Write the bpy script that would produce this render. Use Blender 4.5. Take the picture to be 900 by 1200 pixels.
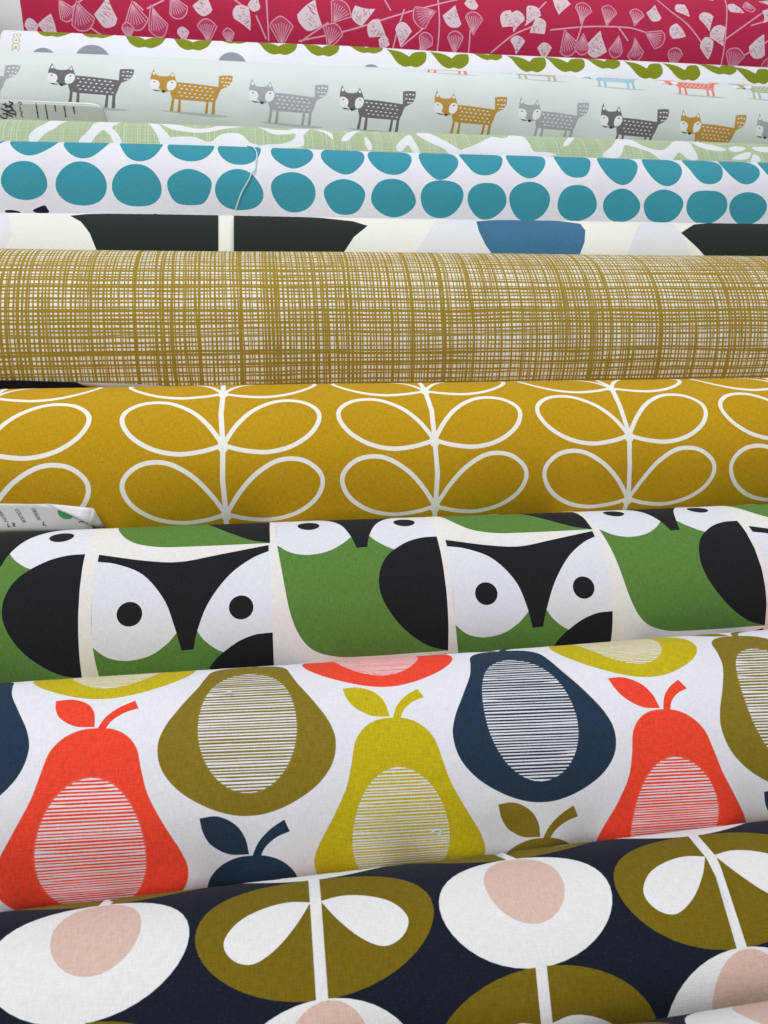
import bpy, math, random
import numpy as np
from math import sin, cos, pi, radians, sqrt, atan2, hypot
from mathutils import Matrix, Vector
from mathutils.geometry import delaunay_2d_cdt

for o in list(bpy.data.objects):
    bpy.data.objects.remove(o)
scene = bpy.context.scene
COL = scene.collection

# ---------------------------------------------------------------- camera
FPX = 870.0                       # focal length in photograph pixels (900 x 1200)
CAM_H = 0.5329
M = np.array([[0.986894, -0.139659, 0.080842],      # right
              [0.045716, 0.722423, 0.689938],       # up
              [0.154758, 0.677200, -0.719340]])     # forward
CPOS = np.array([0.0, 0.0, CAM_H])
cd = bpy.data.cameras.new('camera')
cam = bpy.data.objects.new('camera', cd)
COL.objects.link(cam)
cd.sensor_fit = 'VERTICAL'
cd.sensor_height = 36.0
cd.sensor_width = 27.0
cd.lens = 36.0 * FPX / 1200.0
cd.clip_start = 0.01
cd.clip_end = 100
mw = Matrix.Identity(4)
for i in range(3):
    mw[i][0] = M[0][i]
    mw[i][1] = M[1][i]
    mw[i][2] = -M[2][i]
    mw[i][3] = CPOS[i]
cam.matrix_world = mw
cd.dof.use_dof = True
cd.dof.focus_distance = 0.62
cd.dof.aperture_fstop = 26.1 / 1.0
scene.camera = cam

# ---------------------------------------------------------------- world and lamps (shop ceiling lighting)
world = bpy.data.worlds.new('World')
scene.world = world
world.use_nodes = True
bg = world.node_tree.nodes['Background']
bg.inputs[0].default_value = (0.93, 0.95, 1.0, 1)
bg.inputs[1].default_value = 0.33


def area_lamp(name, loc, target, sx, sy, power, col):
    ld = bpy.data.lights.new(name, 'AREA')
    ld.shape = 'RECTANGLE'
    ld.size, ld.size_y, ld.energy, ld.color = sx, sy, power, col
    lo = bpy.data.objects.new(name, ld)
    COL.objects.link(lo)
    lo.location = loc
    lo.rotation_euler = (Vector(target) - Vector(loc)).to_track_quat('-Z', 'Y').to_euler()
    lo['kind'] = 'structure'
    return lo


area_lamp('ceiling_light', (0.0, 1.9, 2.3), (0.1, 0.7, 0.1), 1.6, 0.5, 35, (0.96, 0.98, 1.0))
area_lamp('ceiling_light', (-0.5, -0.5, 2.3), (0.0, 0.5, 0.1), 1.6, 0.6, 23, (1.0, 0.97, 0.93))

vs = scene.view_settings
vs.view_transform = 'Standard'
vs.look = 'None'
vs.gamma = 1
vs.exposure = 0.0
vs.use_curve_mapping = False

rnd = random.Random(11)

# ---------------------------------------------------------------- materials


def srgb(r, g, b):
    f = lambda c: (c / 255 / 12.92) if c / 255 <= 0.04045 else ((c / 255 + 0.055) / 1.055) ** 2.4
    return (f(r), f(g), f(b), 1)


class NT:
    def __init__(s, mat):
        s.nt = mat.node_tree

    def n(s, t, **kw):
        nd = s.nt.nodes.new(t)
        for k, v in kw.items():
            setattr(nd, k, v)
        return nd

    def l(s, a, b):
        s.nt.links.new(a, b)

    def math(s, op, a, b=None, c=None):
        nd = s.n('ShaderNodeMath', operation=op)
        for i, x in enumerate((a, b, c)):
            if x is None:
                continue
            if isinstance(x, (int, float)):
                nd.inputs[i].default_value = x
            else:
                s.l(x, nd.inputs[i])
        return nd.outputs[0]

    def comb(s, x, y, z=0.0):
        nd = s.n('ShaderNodeCombineXYZ')
        for i, v in enumerate((x, y, z)):
            if isinstance(v, (int, float)):
                nd.inputs[i].default_value = v
            else:
                s.l(v, nd.inputs[i])
        return nd.outputs[0]

    def noise(s, vec, scale=1.0, detail=2.0, dim='2D'):
        nd = s.n('ShaderNodeTexNoise', noise_dimensions=dim)
        nd.inputs['Scale'].default_value = scale
        nd.inputs['Detail'].default_value = detail
        s.l(vec, nd.inputs['Vector'])
        return nd.outputs['Fac']

    def mix(s, f, a, b, blend='MIX'):
        nd = s.n('ShaderNodeMix', data_type='RGBA', blend_type=blend)
        for idx, v in ((0, f), (6, a), (7, b)):
            if isinstance(v, (int, float)):
                nd.inputs[idx].default_value = v
            elif isinstance(v, tuple):
                nd.inputs[idx].default_value = v
            else:
                s.l(v, nd.inputs[idx])
        return nd.outputs[2]


def scribble(t, x, along, seed, per, wmin, wrange):
    """1 where a hand drawn line of random width runs; x is the coordinate across the lines (m)."""
    wob = t.noise(t.comb(t.math('MULTIPLY', x, 30.0), t.math('MULTIPLY', along, 9.0), seed), 1.0, 1.5, '3D')
    xx = t.math('ADD', x, t.math('MULTIPLY', t.math('SUBTRACT', wob, 0.5), per * 1.1))
    q = t.math('ADD', t.math('DIVIDE', xx, per), seed * 13.7)
    cell = t.math('FLOOR', q)
    fr = t.math('SUBTRACT', q, cell)
    wn = t.n('ShaderNodeTexWhiteNoise', noise_dimensions='1D')
    t.l(t.math('ADD', cell, seed * 7.31), wn.inputs['W'])
    wn2 = t.n('ShaderNodeTexWhiteNoise', noise_dimensions='1D')
    t.l(t.math('ADD', cell, seed * 3.17 + 0.5), wn2.inputs['W'])
    w = t.math('ADD', t.math('MULTIPLY', t.math('POWER', wn.outputs[0], 2.0), wrange), wmin)
    c = t.math('ADD', t.math('MULTIPLY', wn2.outputs[0], 0.5), 0.25)
    thick = t.noise(t.comb(t.math('MULTIPLY', along, 70.0), t.math('MULTIPLY', cell, 3.3), 0.0), 1.0, 1.0)
    dens = t.noise(t.comb(t.math('MULTIPLY', x, 26.0), t.math('MULTIPLY', along, 5.0), seed + 20.0), 1.0, 2.0, '3D')
    w = t.math('MULTIPLY', w, t.math('ADD', 0.65, t.math('MULTIPLY', thick, 0.7)))
    w = t.math('MULTIPLY', w, t.math('ADD', 0.35, t.math('MULTIPLY', dens, 1.3)))
    d = t.math('ABSOLUTE', t.math('SUBTRACT', fr, c))
    e = t.math('SUBTRACT', t.math('MULTIPLY', w, 0.5), d)
    return t.math('MINIMUM', t.math('MAXIMUM', t.math('MULTIPLY', e, 9.0), 0.0), 1.0)


MATS = {}


def cloth(name, rgb, rgb2=None, hatch=None, grain=0.20, rough=0.9):
    """Printed woven cotton. rgb = ink colour; hatch = None or 'scribble' / 'linen' with rgb2 the second colour."""
    if name in MATS:
        return MATS[name]
    m = bpy.data.materials.new(name)
    m.use_nodes = True
    t = NT(m)
    b = m.node_tree.nodes['Principled BSDF']
    uv = t.n('ShaderNodeUVMap', uv_map='cloth')
    sp = t.n('ShaderNodeSeparateXYZ')
    t.l(uv.outputs[0], sp.inputs[0])
    u, v = sp.outputs[0], sp.outputs[1]
    base = srgb(*rgb)
    if hatch == 'scribble':
        k = []
        for seed, per, w0, wr in ((1, .0034, .42, .42), (2, .0071, .12, .34), (3, .0157, .03, .18)):
            k.append(scribble(t, u, v, seed, per, w0, wr))
        for seed, per, w0, wr in ((5, .0039, .44, .46), (11, .0083, .10, .36), (14, .021, .03, .16)):
            k.append(scribble(t, v, u, seed, per, w0, wr))
        s_ = k[0]
        for q in k[1:]:
            s_ = t.math('MAXIMUM', s_, q)
        col = t.mix(s_, srgb(*rgb2), base)
    elif hatch == 'linen':
        k = t.math('MAXIMUM', scribble(t, u, v, 4, .0030, .1, .5), scribble(t, v, u, 8, .0036, .1, .45))
        col = t.mix(t.math('MULTIPLY', k, 0.65), base, srgb(*rgb2))
    else:
        rg = t.n('ShaderNodeRGB')
        rg.outputs[0].default_value = base
        col = rg.outputs[0]
    # threads: thin streaks along warp and weft, and a slow unevenness of the dye
    warp = t.noise(t.comb(t.math('MULTIPLY', u, 1500.0), t.math('MULTIPLY', v, 210.0)), 1.0, 1.0)
    weft = t.noise(t.comb(t.math('MULTIPLY', u, 210.0), t.math('MULTIPLY', v, 1500.0), 3.0), 1.0, 1.0, '3D')
    slow = t.noise(uv.outputs[0], 9.0, 3.0)
    g = t.math('ADD', t.math('ADD', warp, weft), -1.0)
    val = t.math('ADD', t.math('MULTIPLY', g, grain * 2.2), t.math('ADD', 1.0, t.math('MULTIPLY', t.math('SUBTRACT', slow, 0.5), 0.16)))
    vn = t.n('ShaderNodeVectorMath', operation='SCALE')
    t.l(col, vn.inputs[0])
    t.l(val, vn.inputs['Scale'])
    # undyed fibre showing through the ink here and there
    fleck = t.noise(t.comb(t.math('MULTIPLY', u, 1300.0), t.math('MULTIPLY', v, 1300.0), 9.0), 1.0, 2.0, '3D')
    fl = t.math('MULTIPLY', t.math('MAXIMUM', t.math('SUBTRACT', fleck, 0.60), 0.0), 0.22)
    col2 = t.mix(fl, vn.outputs[0], (0.75, 0.74, 0.70, 1))
    t.l(col2, b.inputs['Base Color'])
    b.inputs['Roughness'].default_value = rough
    b.inputs['Specular IOR Level'].default_value = 0.13
    b.inputs['Sheen Weight'].default_value = 0.03
    b.inputs['Sheen Roughness'].default_value = 0.5
    wav = t.math('ADD', t.math('SINE', t.math('MULTIPLY', u, 2 * pi / 0.00075)), t.math('SINE', t.math('MULTIPLY', v, 2 * pi / 0.00075)))
    hgt = t.math('ADD', t.math('MULTIPLY', wav, 0.25), t.math('MULTIPLY', g, 1.2))
    bp = t.n('ShaderNodeBump')
    bp.inputs['Strength'].default_value = 0.35
    bp.inputs['Distance'].default_value = 0.00022
    t.l(hgt, bp.inputs['Height'])
    cre = t.noise(t.comb(t.math('MULTIPLY', u, 16.0), t.math('MULTIPLY', v, 38.0), 5.0), 1.0, 2.5, '3D')
    bp2 = t.n('ShaderNodeBump')
    bp2.inputs['Strength'].default_value = 0.22
    bp2.inputs['Distance'].default_value = 0.004
    t.l(cre, bp2.inputs['Height'])
    t.l(bp2.outputs[0], bp.inputs['Normal'])
    t.l(bp.outputs[0], b.inputs['Normal'])
    MATS[name] = m
    return m


def plain(name, rgb, rough=0.7, noise_scale=40.0, amt=0.12, bump=0.0):
    if name in MATS:
        return MATS[name]
    m = bpy.data.materials.new(name)
    m.use_nodes = True
    t = NT(m)
    b = m.node_tree.nodes['Principled BSDF']
    tc = t.n('ShaderNodeTexCoord')
    f = t.noise(tc.outputs['Object'], noise_scale, 4.0, '3D')
    c = srgb(*rgb)
    hi = tuple(min(1, x * (1 + amt)) for x in c[:3]) + (1,)
    lo = tuple(x * (1 - amt) for x in c[:3]) + (1,)
    t.l(t.mix(f, lo, hi), b.inputs['Base Color'])
    b.inputs['Roughness'].default_value = rough
    if bump:
        bp = t.n('ShaderNodeBump')
        bp.inputs['Strength'].default_value = bump
        bp.inputs['Distance'].default_value = 0.001
        t.l(f, bp.inputs['Height'])
        t.l(bp.outputs[0], b.inputs['Normal'])
    MATS[name] = m
    return m


# ---------------------------------------------------------------- things, parts


def tag(o, label=None, cat=None, group=None, kind=None):
    for k, v in (('label', label), ('category', cat), ('group', group), ('kind', kind)):
        if v:
            o[k] = v
    return o


def empty(name, loc):
    o = bpy.data.objects.new(name, None)
    o.empty_display_size = 0.05
    COL.objects.link(o)
    o.location = loc
    return o


def link(name, me, parent=None):
    o = bpy.data.objects.new(name, me)
    COL.objects.link(o)
    if parent is not None:
        o.parent = parent
    return o


def mesh(name, verts, faces, mats, parent=None, idx=None, smooth=False, off=(0, 0, 0)):
    me = bpy.data.meshes.new(name)
    me.from_pydata([(v[0] - off[0], v[1] - off[1], v[2] - off[2]) for v in verts], [], faces)
    for m in mats:
        me.materials.append(m)
    if idx is not None:
        me.polygons.foreach_set('material_index', idx)
    if smooth:
        me.polygons.foreach_set('use_smooth', [True] * len(me.polygons))
    me.update()
    return link(name, me, parent)


# ---------------------------------------------------------------- roll geometry


class Roll:
    """Cylinder lying along X; u runs along the axis, v round it (0 on top, + towards the camera side). Centimetres in patterns."""

    def __init__(s, Y, Z, R, yaw, u0, u1, seed, wob=0.0006):
        s.Y, s.Z, s.R, s.yaw, s.u0, s.u1, s.seed, s.wob = Y, Z, R, yaw, u0, u1, seed, wob
        s.A = np.array([0, Y, Z])
        s.a = np.array([cos(yaw), sin(yaw), 0.0])
        s.f = np.array([sin(yaw), -cos(yaw), 0.0])
        s.up = np.array([0, 0, 1.0])
        r = random.Random(seed)
        s.w = [(r.uniform(3, 16), r.choice((1, 2, 3, 4)), r.uniform(0, 6.28), r.uniform(.3, 1)) for _ in range(7)]

    def delta(s, u, th):
        d = 0
        for ku, kt, ph, am in s.w:
            d = d + am * np.sin(ku * u + kt * th + ph)
        return s.wob * (d * 0.45 - 0.6)

    def P(s, u, v, lift=0.0):
        """numpy arrays u, v in metres -> (n, 3) world"""
        u = np.asarray(u, float)
        v = np.asarray(v, float)
        th = v / s.R
        rr = s.R + s.delta(u, th) + lift
        return s.A + u[..., None] * s.a + (rr * np.cos(th))[..., None] * s.up + (rr * np.sin(th))[..., None] * s.f

    def hit(s, x, y, R=None):
        """pixel of the photograph -> (u, v) in cm on this roll"""
        R = R or s.R
        d = M.T @ np.array([(x - 450) / FPX, -(y - 600) / FPX, 1.0])
        d /= np.linalg.norm(d)
        o = CPOS - s.A
        do = d - d.dot(s.a) * s.a
        oo = o - o.dot(s.a) * s.a
        a, b, c = do.dot(do), 2 * do.dot(oo), oo.dot(oo) - R * R
        t = (-b - sqrt(max(b * b - 4 * a * c, 0))) / (2 * a)
        p = CPOS + t * d - s.A
        u = p.dot(s.a)
        q = p - u * s.a
        return 100 * u, 100 * s.R * atan2(q.dot(s.f), q[2])

    def px(s, pts):
        return [s.hit(*p[:2]) + tuple(p[2:]) for p in pts]


# ---------------------------------------------------------------- outlines


def spl(pts, n=7, closed=True):
    """Catmull-Rom through the points; a third entry 1 marks a sharp corner."""
    P = [np.array(p[:2], float) for p in pts]
    cor = [len(p) > 2 and p[2] == 1 for p in pts]
    N = len(P)
    out = []
    for i in range(N if closed else N - 1):
        p1, p2 = P[i], P[(i + 1) % N]
        first = cor[i] or (not closed and i == 0)
        last = cor[(i + 1) % N] or (not closed and i == N - 2)
        p0 = 2 * p1 - p2 if first else P[i - 1]
        p3 = 2 * p2 - p1 if last else P[(i + 2) % N]
        for k in range(n):
            t = k / n
            out.append(tuple(0.5 * (2 * p1 + (p2 - p0) * t + (2 * p0 - 5 * p1 + 4 * p2 - p3) * t * t + (3 * p1 - p0 - 3 * p2 + p3) * t ** 3)))
    if not closed:
        out.append(tuple(P[-1]))
    return out


def ell(cx, cy, rx, ry, n=40, rot=0.0, shear=0.0, pw=1.0):
    o = []
    for k in range(n):
        a = 2 * pi * k / n
        c, s_ = cos(a), sin(a)
        if pw != 1.0:
            c = math.copysign(abs(c) ** pw, c)
            s_ = math.copysign(abs(s_) ** pw, s_)
        x, y = rx * c, ry * s_
        x, y = x * cos(rot) - y * sin(rot), x * sin(rot) + y * cos(rot)
        o.append((cx + x + shear * y, cy + y))
    return o


def stroke(pts, w, w2=None):
    P = [np.array(p[:2], float) for p in pts]
    L, Rr = [], []
    n = len(P)
    for i, p in enumerate(P):
        d = P[min(i + 1, n - 1)] - P[max(i - 1, 0)]
        d /= (np.linalg.norm(d) + 1e-9)
        nn = np.array([-d[1], d[0]])
        ww = (w if w2 is None else w + (w2 - w) * i / (n - 1)) / 2
        L.append(tuple(p + nn * ww))
        Rr.append(tuple(p - nn * ww))
    return L + Rr[::-1]


def ring_strokes(outline, w):
    """a closed line of width w as two outlines (outer, inner)"""
    P = np.array(outline)
    d = np.roll(P, -1, 0) - np.roll(P, 1, 0)
    d /= np.linalg.norm(d, axis=1)[:, None] + 1e-9
    n = np.stack([-d[:, 1], d[:, 0]], 1)
    a, b = P + n * w / 2, P - n * w / 2

    def area(q):
        return abs(np.sum(q[:, 0] * np.roll(q[:, 1], -1) - np.roll(q[:, 0], -1) * q[:, 1]))
    def clean(q):
        d2 = ((q[:, None, :] - P[None, :, :]) ** 2).sum(2).min(1)
        return q[d2 > (w / 2 * 0.97) ** 2]
    a, b = (a, b) if area(a) > area(b) else (b, a)
    return clean(a), clean(b)


def shift(poly, du, dv):
    return [(p[0] + du, p[1] + dv) for p in poly]


# ---------------------------------------------------------------- cloth on a roll, cut along the print


def build_cloth(root, roll, prints, mats, base=0, grid=(1.1, 0.5), vis=(-85, 140), name='cloth', lift=0.0, vr=None):
    """prints: list of (outline in cm, material index), later ones on top."""
    u0, u1 = roll.u0 * 100, roll.u1 * 100
    hv = pi * roll.R * 100
    v0, v1 = (-hv, hv) if vr is None else vr
    co, faces, fm = [], [], []

    def add(poly, mi):
        a = 0
        n = len(poly)
        for i in range(n):
            a += poly[i][0] * poly[(i + 1) % n][1] - poly[(i + 1) % n][0] * poly[i][1]
        if a < 0:
            poly = poly[::-1]
        k = len(co)
        co.extend((float(p[0]), float(p[1])) for p in poly)
        faces.append(list(range(k, k + n)))
        fm.append(mi)

    nu = int((u1 - u0) / grid[0])
    vlist = []
    v = v0
    lo, hi = vis[0] / 180 * pi * roll.R * 100, vis[1] / 180 * pi * roll.R * 100
    while v < v1 - 1e-6:
        vlist.append(v)
        v += grid[1] if lo < v < hi else 1.6
    vlist.append(v1)
    us = [u0 + (u1 - u0) * i / nu for i in range(nu + 1)]
    add([(u, v0) for u in us] + [(u1, v) for v in vlist[1:-1]] + [(u, v1) for u in us[::-1]] + [(u0, v) for v in vlist[-2:0:-1]], base)
    for poly, mi in prints:
        q = np.array(poly)[:, :2]
        if q[:, 0].max() < u0 or q[:, 0].min() > u1 or q[:, 1].max() < v0 or q[:, 1].min() > v1:
            continue
        add([tuple(p) for p in q], mi)
    for j, v in enumerate(vlist[1:-1]):
        for i in range(1, nu):
            co.append((us[i] + (0.5 * grid[0] if j % 2 else 0.0) * (i < nu - 1), v))
    r = delaunay_2d_cdt([Vector(c) for c in co], [], faces, 0, 1e-5, True)
    V = np.array([(p[0], p[1]) for p in r[0]])
    F, MI = [], []
    for f, of in zip(r[2], r[5]):
        if not of or 0 not in of:
            continue
        F.append((f[2], f[1], f[0]))
        MI.append(fm[max(of)])
    uu, vv = V[:, 0] / 100, V[:, 1] / 100
    P = roll.P(uu, vv, lift)
    e = 2e-4
    nrm = np.cross(roll.P(uu, vv + e) - roll.P(uu, vv - e), roll.P(uu + e, vv) - roll.P(uu - e, vv))
    nrm /= np.linalg.norm(nrm, axis=1)[:, None]
    loc = np.array(root.location)
    me = bpy.data.meshes.new(name)
    nf = len(F)
    me.vertices.add(len(V))
    me.vertices.foreach_set('co', (P - loc).astype(np.float32).ravel())
    me.loops.add(nf * 3)
    FA = np.array(F, dtype=np.int32)
    me.loops.foreach_set('vertex_index', FA.ravel())
    me.polygons.add(nf)
    me.polygons.foreach_set('loop_start', np.arange(0, nf * 3, 3, dtype=np.int32))
    me.polygons.foreach_set('material_index', np.array(MI, dtype=np.int32))
    me.update(calc_edges=True)
    me.polygons.foreach_set('use_smooth', [True] * nf)
    ul = me.uv_layers.new(name='cloth')
    ul.data.foreach_set('uv', (V[FA.ravel()] / 100).astype(np.float32).ravel())
    for m in mats:
        me.materials.append(m)
    me.normals_split_custom_set_from_vertices([tuple(x) for x in nrm])
    return link(name, me, root)


CARD = plain('cardboard', (176, 150, 116), 0.85, 120, 0.15)
PAPERCORE = plain('core_inside', (120, 100, 78), 0.9, 120, 0.15)


def roll_ends(root, roll, mat):
    """the wound layers and the cardboard core that show at the two ends"""
    loc = np.array(root.location)
    rc = 0.021
    for side in (0, 1):
        u = roll.u0 if side == 0 else roll.u1
        sg = -1 if side == 0 else 1
        n, L = 48, 26
        vs_, fs = [], []
        for i in range(L + 1):
            for k in range(n):
                th = 2 * pi * k / n
                r = rc + (roll.R - 0.0006 - rc) * (i + k / n * 2 * (0 < i < L - 1)) / L
                if i == L:
                    r = roll.R + float(roll.delta(np.array(u), np.array(th)))
                d = (0.0012 if i % 2 else -0.0012) * (i < L) + (0 if i < L else 0)
                p = roll.A + (u + sg * (d - 0.001 * (i < L))) * roll.a + r * cos(th) * roll.up + r * sin(th) * roll.f
                vs_.append(p - loc)
        for i in range(L):
            for k in range(n):
                a, b = i * n + k, i * n + (k + 1) % n
                q = (a, b, b + n, a + n)
                fs.append(q if side == 0 else q[::-1])
        o = mesh('wound_layers', vs_, fs, [mat], root, smooth=True)
    vs_, fs = [], []
    n = 40
    for r, ua, ub in ((rc, roll.u0 - 0.012, roll.u1 + 0.012), (rc - 0.004, roll.u0 - 0.012, roll.u1 + 0.012)):
        for u in (ua, ub):
            for k in range(n):
                th = 2 * pi * k / n
                vs_.append(roll.A + u * roll.a + r * cos(th) * roll.up + r * sin(th) * roll.f - loc)
    for k in range(n):
        j = (k + 1) % n
        fs.append((k, j, n + j, n + k))
        fs.append((2 * n + k, 3 * n + k, 3 * n + j, 2 * n + j))
        fs.append((k, 2 * n + k, 2 * n + j, j))
        fs.append((n + k, n + j, 3 * n + j, 3 * n + k))
    mesh('core_tube', vs_, fs, [CARD], root, smooth=False)


ROLLS = {
    'navy2': (-0.0181, 0.1990, 0.0560, 0.0),
    'navy': (0.0704, 0.1270, 0.0560, -0.00175),
    'pear': (0.1946, 0.0960, 0.0680, -0.0061),
    'owl': (0.3350, 0.0700, 0.0698, -0.01571),
    'mustard': (0.4832, 0.0770, 0.0770, -0.0096),
    'hatched': (0.6537, 0.0930, 0.0930, -0.00436),
    'cream': (0.8208, 0.0728, 0.0728, 0.0),
    'dots': (0.9759, 0.0815, 0.0815, 0.00087),
    'pgreen': (1.1264, 0.0679, 0.0679, 0.00349),
    'fox': (1.2836, 0.0877, 0.0877, 0.00698),
    'leaf': (1.4515, 0.0795, 0.0795, 0.00873),
    'red': (1.6447, 0.1150, 0.1150, 0.00873),
}
UR = {'leaf': (-0.384, 1.06), 'red': (-0.435, 1.09), 'fox': (-0.40, 1.06), 'navy2': (-0.36, 1.0), 'navy': (-0.37, 1.02)}
G = {}
for i, (k, (Y, Z, R, yaw)) in enumerate(ROLLS.items()):
    u0, u1 = UR.get(k, (-0.395 + 0.01 * ((i * 7) % 4), 1.04 + 0.01 * ((i * 5) % 4)))
    G[k] = Roll(Y, Z, R, yaw, u0, u1, 40 + i, 0.0009 if k in ('fox', 'leaf', 'dots') else 0.0006)


def make_roll(key, label, prints, mats, endmat=None, base=0, **kw):
    r = G[key]
    um = (r.u0 + r.u1) / 2
    p = r.A + um * r.a
    root = empty('fabric_roll', (p[0], p[1], r.Z - r.R))
    tag(root, label, 'fabric roll', 'rolls of printed fabric laid side by side')
    build_cloth(root, r, prints, mats, base, **kw)
    roll_ends(root, r, endmat or mats[base])
    return root


# ---------------------------------------------------------------- the table under the rolls
TW = plain('table_laminate', (214, 208, 198), 0.5, 6, 0.05)


def box(name, x0, x1, y0, y1, z0, z1, mat, parent=None, bev=0.004, off=(0, 0, 0)):
    v = [(x, y, z) for x in (x0, x1) for y in (y0, y1) for z in (z0, z1)]
    f = [(0, 1, 3, 2), (4, 6, 7, 5), (0, 4, 5, 1), (2, 3, 7, 6), (0, 2, 6, 4), (1, 5, 7, 3)]
    o = mesh(name, v, f, [mat], parent, off=off)
    b = o.modifiers.new('bevel', 'BEVEL')
    b.width = bev
    b.segments = 3
    return o


tb = box('table_top', -0.62, 1.32, -0.45, 1.95, -0.04, 0.0, TW)
tag(tb, kind='structure')


def flat_bolt(y0, y1, z0, z1, rgb, label):
    root = empty('flat_fabric_bolt', (0.3, (y0 + y1) / 2, z0))
    tag(root, label, 'fabric bolt', 'flat bolts under the rolls')
    loc = (0.3, (y0 + y1) / 2, z0)
    m = plain('bolt_cloth_%d' % int(z0 * 1000), rgb, 0.9, 300, 0.12, 0.2)
    h = z1 - z0
    vs_, fs = [], []
    n = 24
    for xx in (-0.34, 0.98):
        for k in range(n):
            a = 2 * pi * k / n
            c, s_ = cos(a), sin(a)
            yy = (y0 + y1) / 2 + math.copysign((y1 - y0) / 2 - h / 2, c) + h / 2 * c
            vs_.append((xx, yy, (z0 + z1) / 2 + h / 2 * s_))
    for k in range(n):
        j = (k + 1) % n
        fs.append((k, n + k, n + j, j))
    fs.append(tuple(range(n)))
    fs.append(tuple(range(2 * n - 1, n - 1, -1)))
    mesh('folded_cloth', vs_, fs, [m], root, off=loc)
    box('board', -0.37, 1.01, y0 + 0.03, y1 - 0.03, (z0 + z1) / 2 - 0.003, (z0 + z1) / 2 + 0.003, CARD, root, 0.001, loc)


flat_bolt(-0.20, 0.250, 0.0, 0.0278, (206, 200, 188), 'thin flat bolt of ecru cotton on the table, lowest of the stack')
flat_bolt(-0.20, 0.112, 0.0283, 0.0708, (120, 128, 132), 'flat bolt of grey cotton in the middle of the stack')
flat_bolt(-0.20, 0.008, 0.0713, 0.1428, (60, 64, 78), 'thick flat bolt of slate cotton, topmost of the stack')

# ---------------------------------------------------------------- navy flower print (nearest rolls)
C_NAVY = cloth('print_navy', (22, 28, 42))
C_OLIVE = cloth('print_olive', (116, 99, 16))
C_WHITE = cloth('cloth_white', (230, 230, 233), grain=0.075)
C_PINK = cloth('print_blush', (215, 186, 174), grain=0.12)
mats_navy = [C_NAVY, C_OLIVE, C_WHITE, C_PINK]


def navy_prints(c0, v0, u_lo, u_hi, hv, drift=0.018, lean=0.0085):
    CS, HA, HB = 9.4, 5.75, 6.25
    per = HA + HB
    pr = []
    i0, i1 = int((u_lo - c0) // CS) - 1, int((u_hi - c0) // CS) + 1
    leaf = [(-.22, -1.12, 1), (-1.2, -1.3), (-2.3, -1.08), (-3.35, -.5), (-3.95, .42), (-3.6, 1.2), (-2.75, 1.5), (-1.75, .98), (-.85, -.02)]
    tops = []
    for i in range(i0, i1 + 1):
        uc = c0 + i * CS
        for j in range(-3, 4):
            vb = v0 + j * per + drift * (uc - c0) + (0 if i % 2 == 0 else 6.05)
            # vb: centre of an olive flower (B); white flower (A) follows below
            pr.append((ell(uc, vb, 5.15, HB / 2 + .02, 48), 1))
            va = vb + HB / 2 + HA / 2
            pr.append((ell(uc, va, 4.0, HA / 2 + .02, 44), 2))
            pr.append((ell(uc + .1, va - HA / 2 + 2.08, 1.82, 2.05, 32, rot=.25 * (-1) ** i), 3))
            lf = spl(leaf, 5)
            pr.append((shift(lf, uc, vb), 2))
            pr.append((shift([(-p[0], p[1]) for p in lf], uc, vb), 2))
            tops.append((stroke([(uc + .02, vb - HB / 2 - .05), (uc + .05 * sin(i), vb - 1), (uc, vb + HB / 2 + .03)], .5), 2))
    def grain(q):       # printed a little off the grain towards the right
        o = []
        for p in q:
            dv = max(-8, min(8, p[1] + 2.4))
            o.append((p[0] - lean * max(0, min(p[0], 26)) * dv, p[1]))
        return o
    return [(grain(q), m_) for q, m_ in pr + tops]


r = G['navy']
make_roll('navy', 'navy roll with white and olive oval flowers, resting against the pear print roll',
          navy_prints(1.3, -2.45, r.u0 * 100, r.u1 * 100, pi * r.R * 100), mats_navy)
r = G['navy2']
make_roll('navy2', 'navy oval flower roll with only its white and blush blossom edge showing at a crease',
          navy_prints(17.95, -11.8, r.u0 * 100, r.u1 * 100, pi * r.R * 100, lean=0), mats_navy)

# ---------------------------------------------------------------- pear print
P_W = cloth('cloth_bright_white', (230, 231, 238), grain=0.075)
P_RED = cloth('print_coral', (238, 72, 48))
P_YEL = cloth('print_lime_yellow', (196, 178, 24))
P_OLI = cloth('print_pear_olive', (132, 115, 32))
P_NAV = cloth('print_pear_navy', (36, 54, 74))
P_RL = cloth('print_coral_halo', (232, 110, 96))
P_YL = cloth('print_yellow_halo', (186, 174, 62))
P_OL = cloth('print_olive_halo', (140, 124, 60))
P_NL = cloth('print_navy_halo', (48, 64, 84))
mats_pear = [P_W, P_RED, P_YEL, P_OLI, P_NAV, P_RL, P_YL, P_OL, P_NL]
HALF = [(0, 0), (.8, .09), (1.55, .5), (2.12, 1.25), (2.42, 2.4), (2.78, 3.6), (3.55, 5.1), (4.25, 6.4), (4.55, 7.5), (4.3, 8.7), (3.45, 9.75), (2.2, 10.55), (1.0, 11.0)]
PEAR = spl([(x, y) for x, y in HALF] + [(0, 11.12)] + [(-x, y) for x, y in HALF[:0:-1]], 5)
PLEAF = spl([(-2.5, -2.2, 1), (-1.6, -2.25), (-.75, -1.8), (-.28, -1.05), (-.12, -.12, 1), (-1.1, -.2), (-1.95, -.75), (-2.35, -1.45)], 5)
PSTEM = spl([(.0, .08, 1), (.35, -.75), (.95, -1.42), (1.72, -1.92, 1), (1.98, -1.28, 1), (1.3, -1.0), (.72, -.5), (.42, .1, 1)], 5)
OV_T, OV_W, OV_B, OV_H = 2.6, 6.55, 10.05, 2.62


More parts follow.
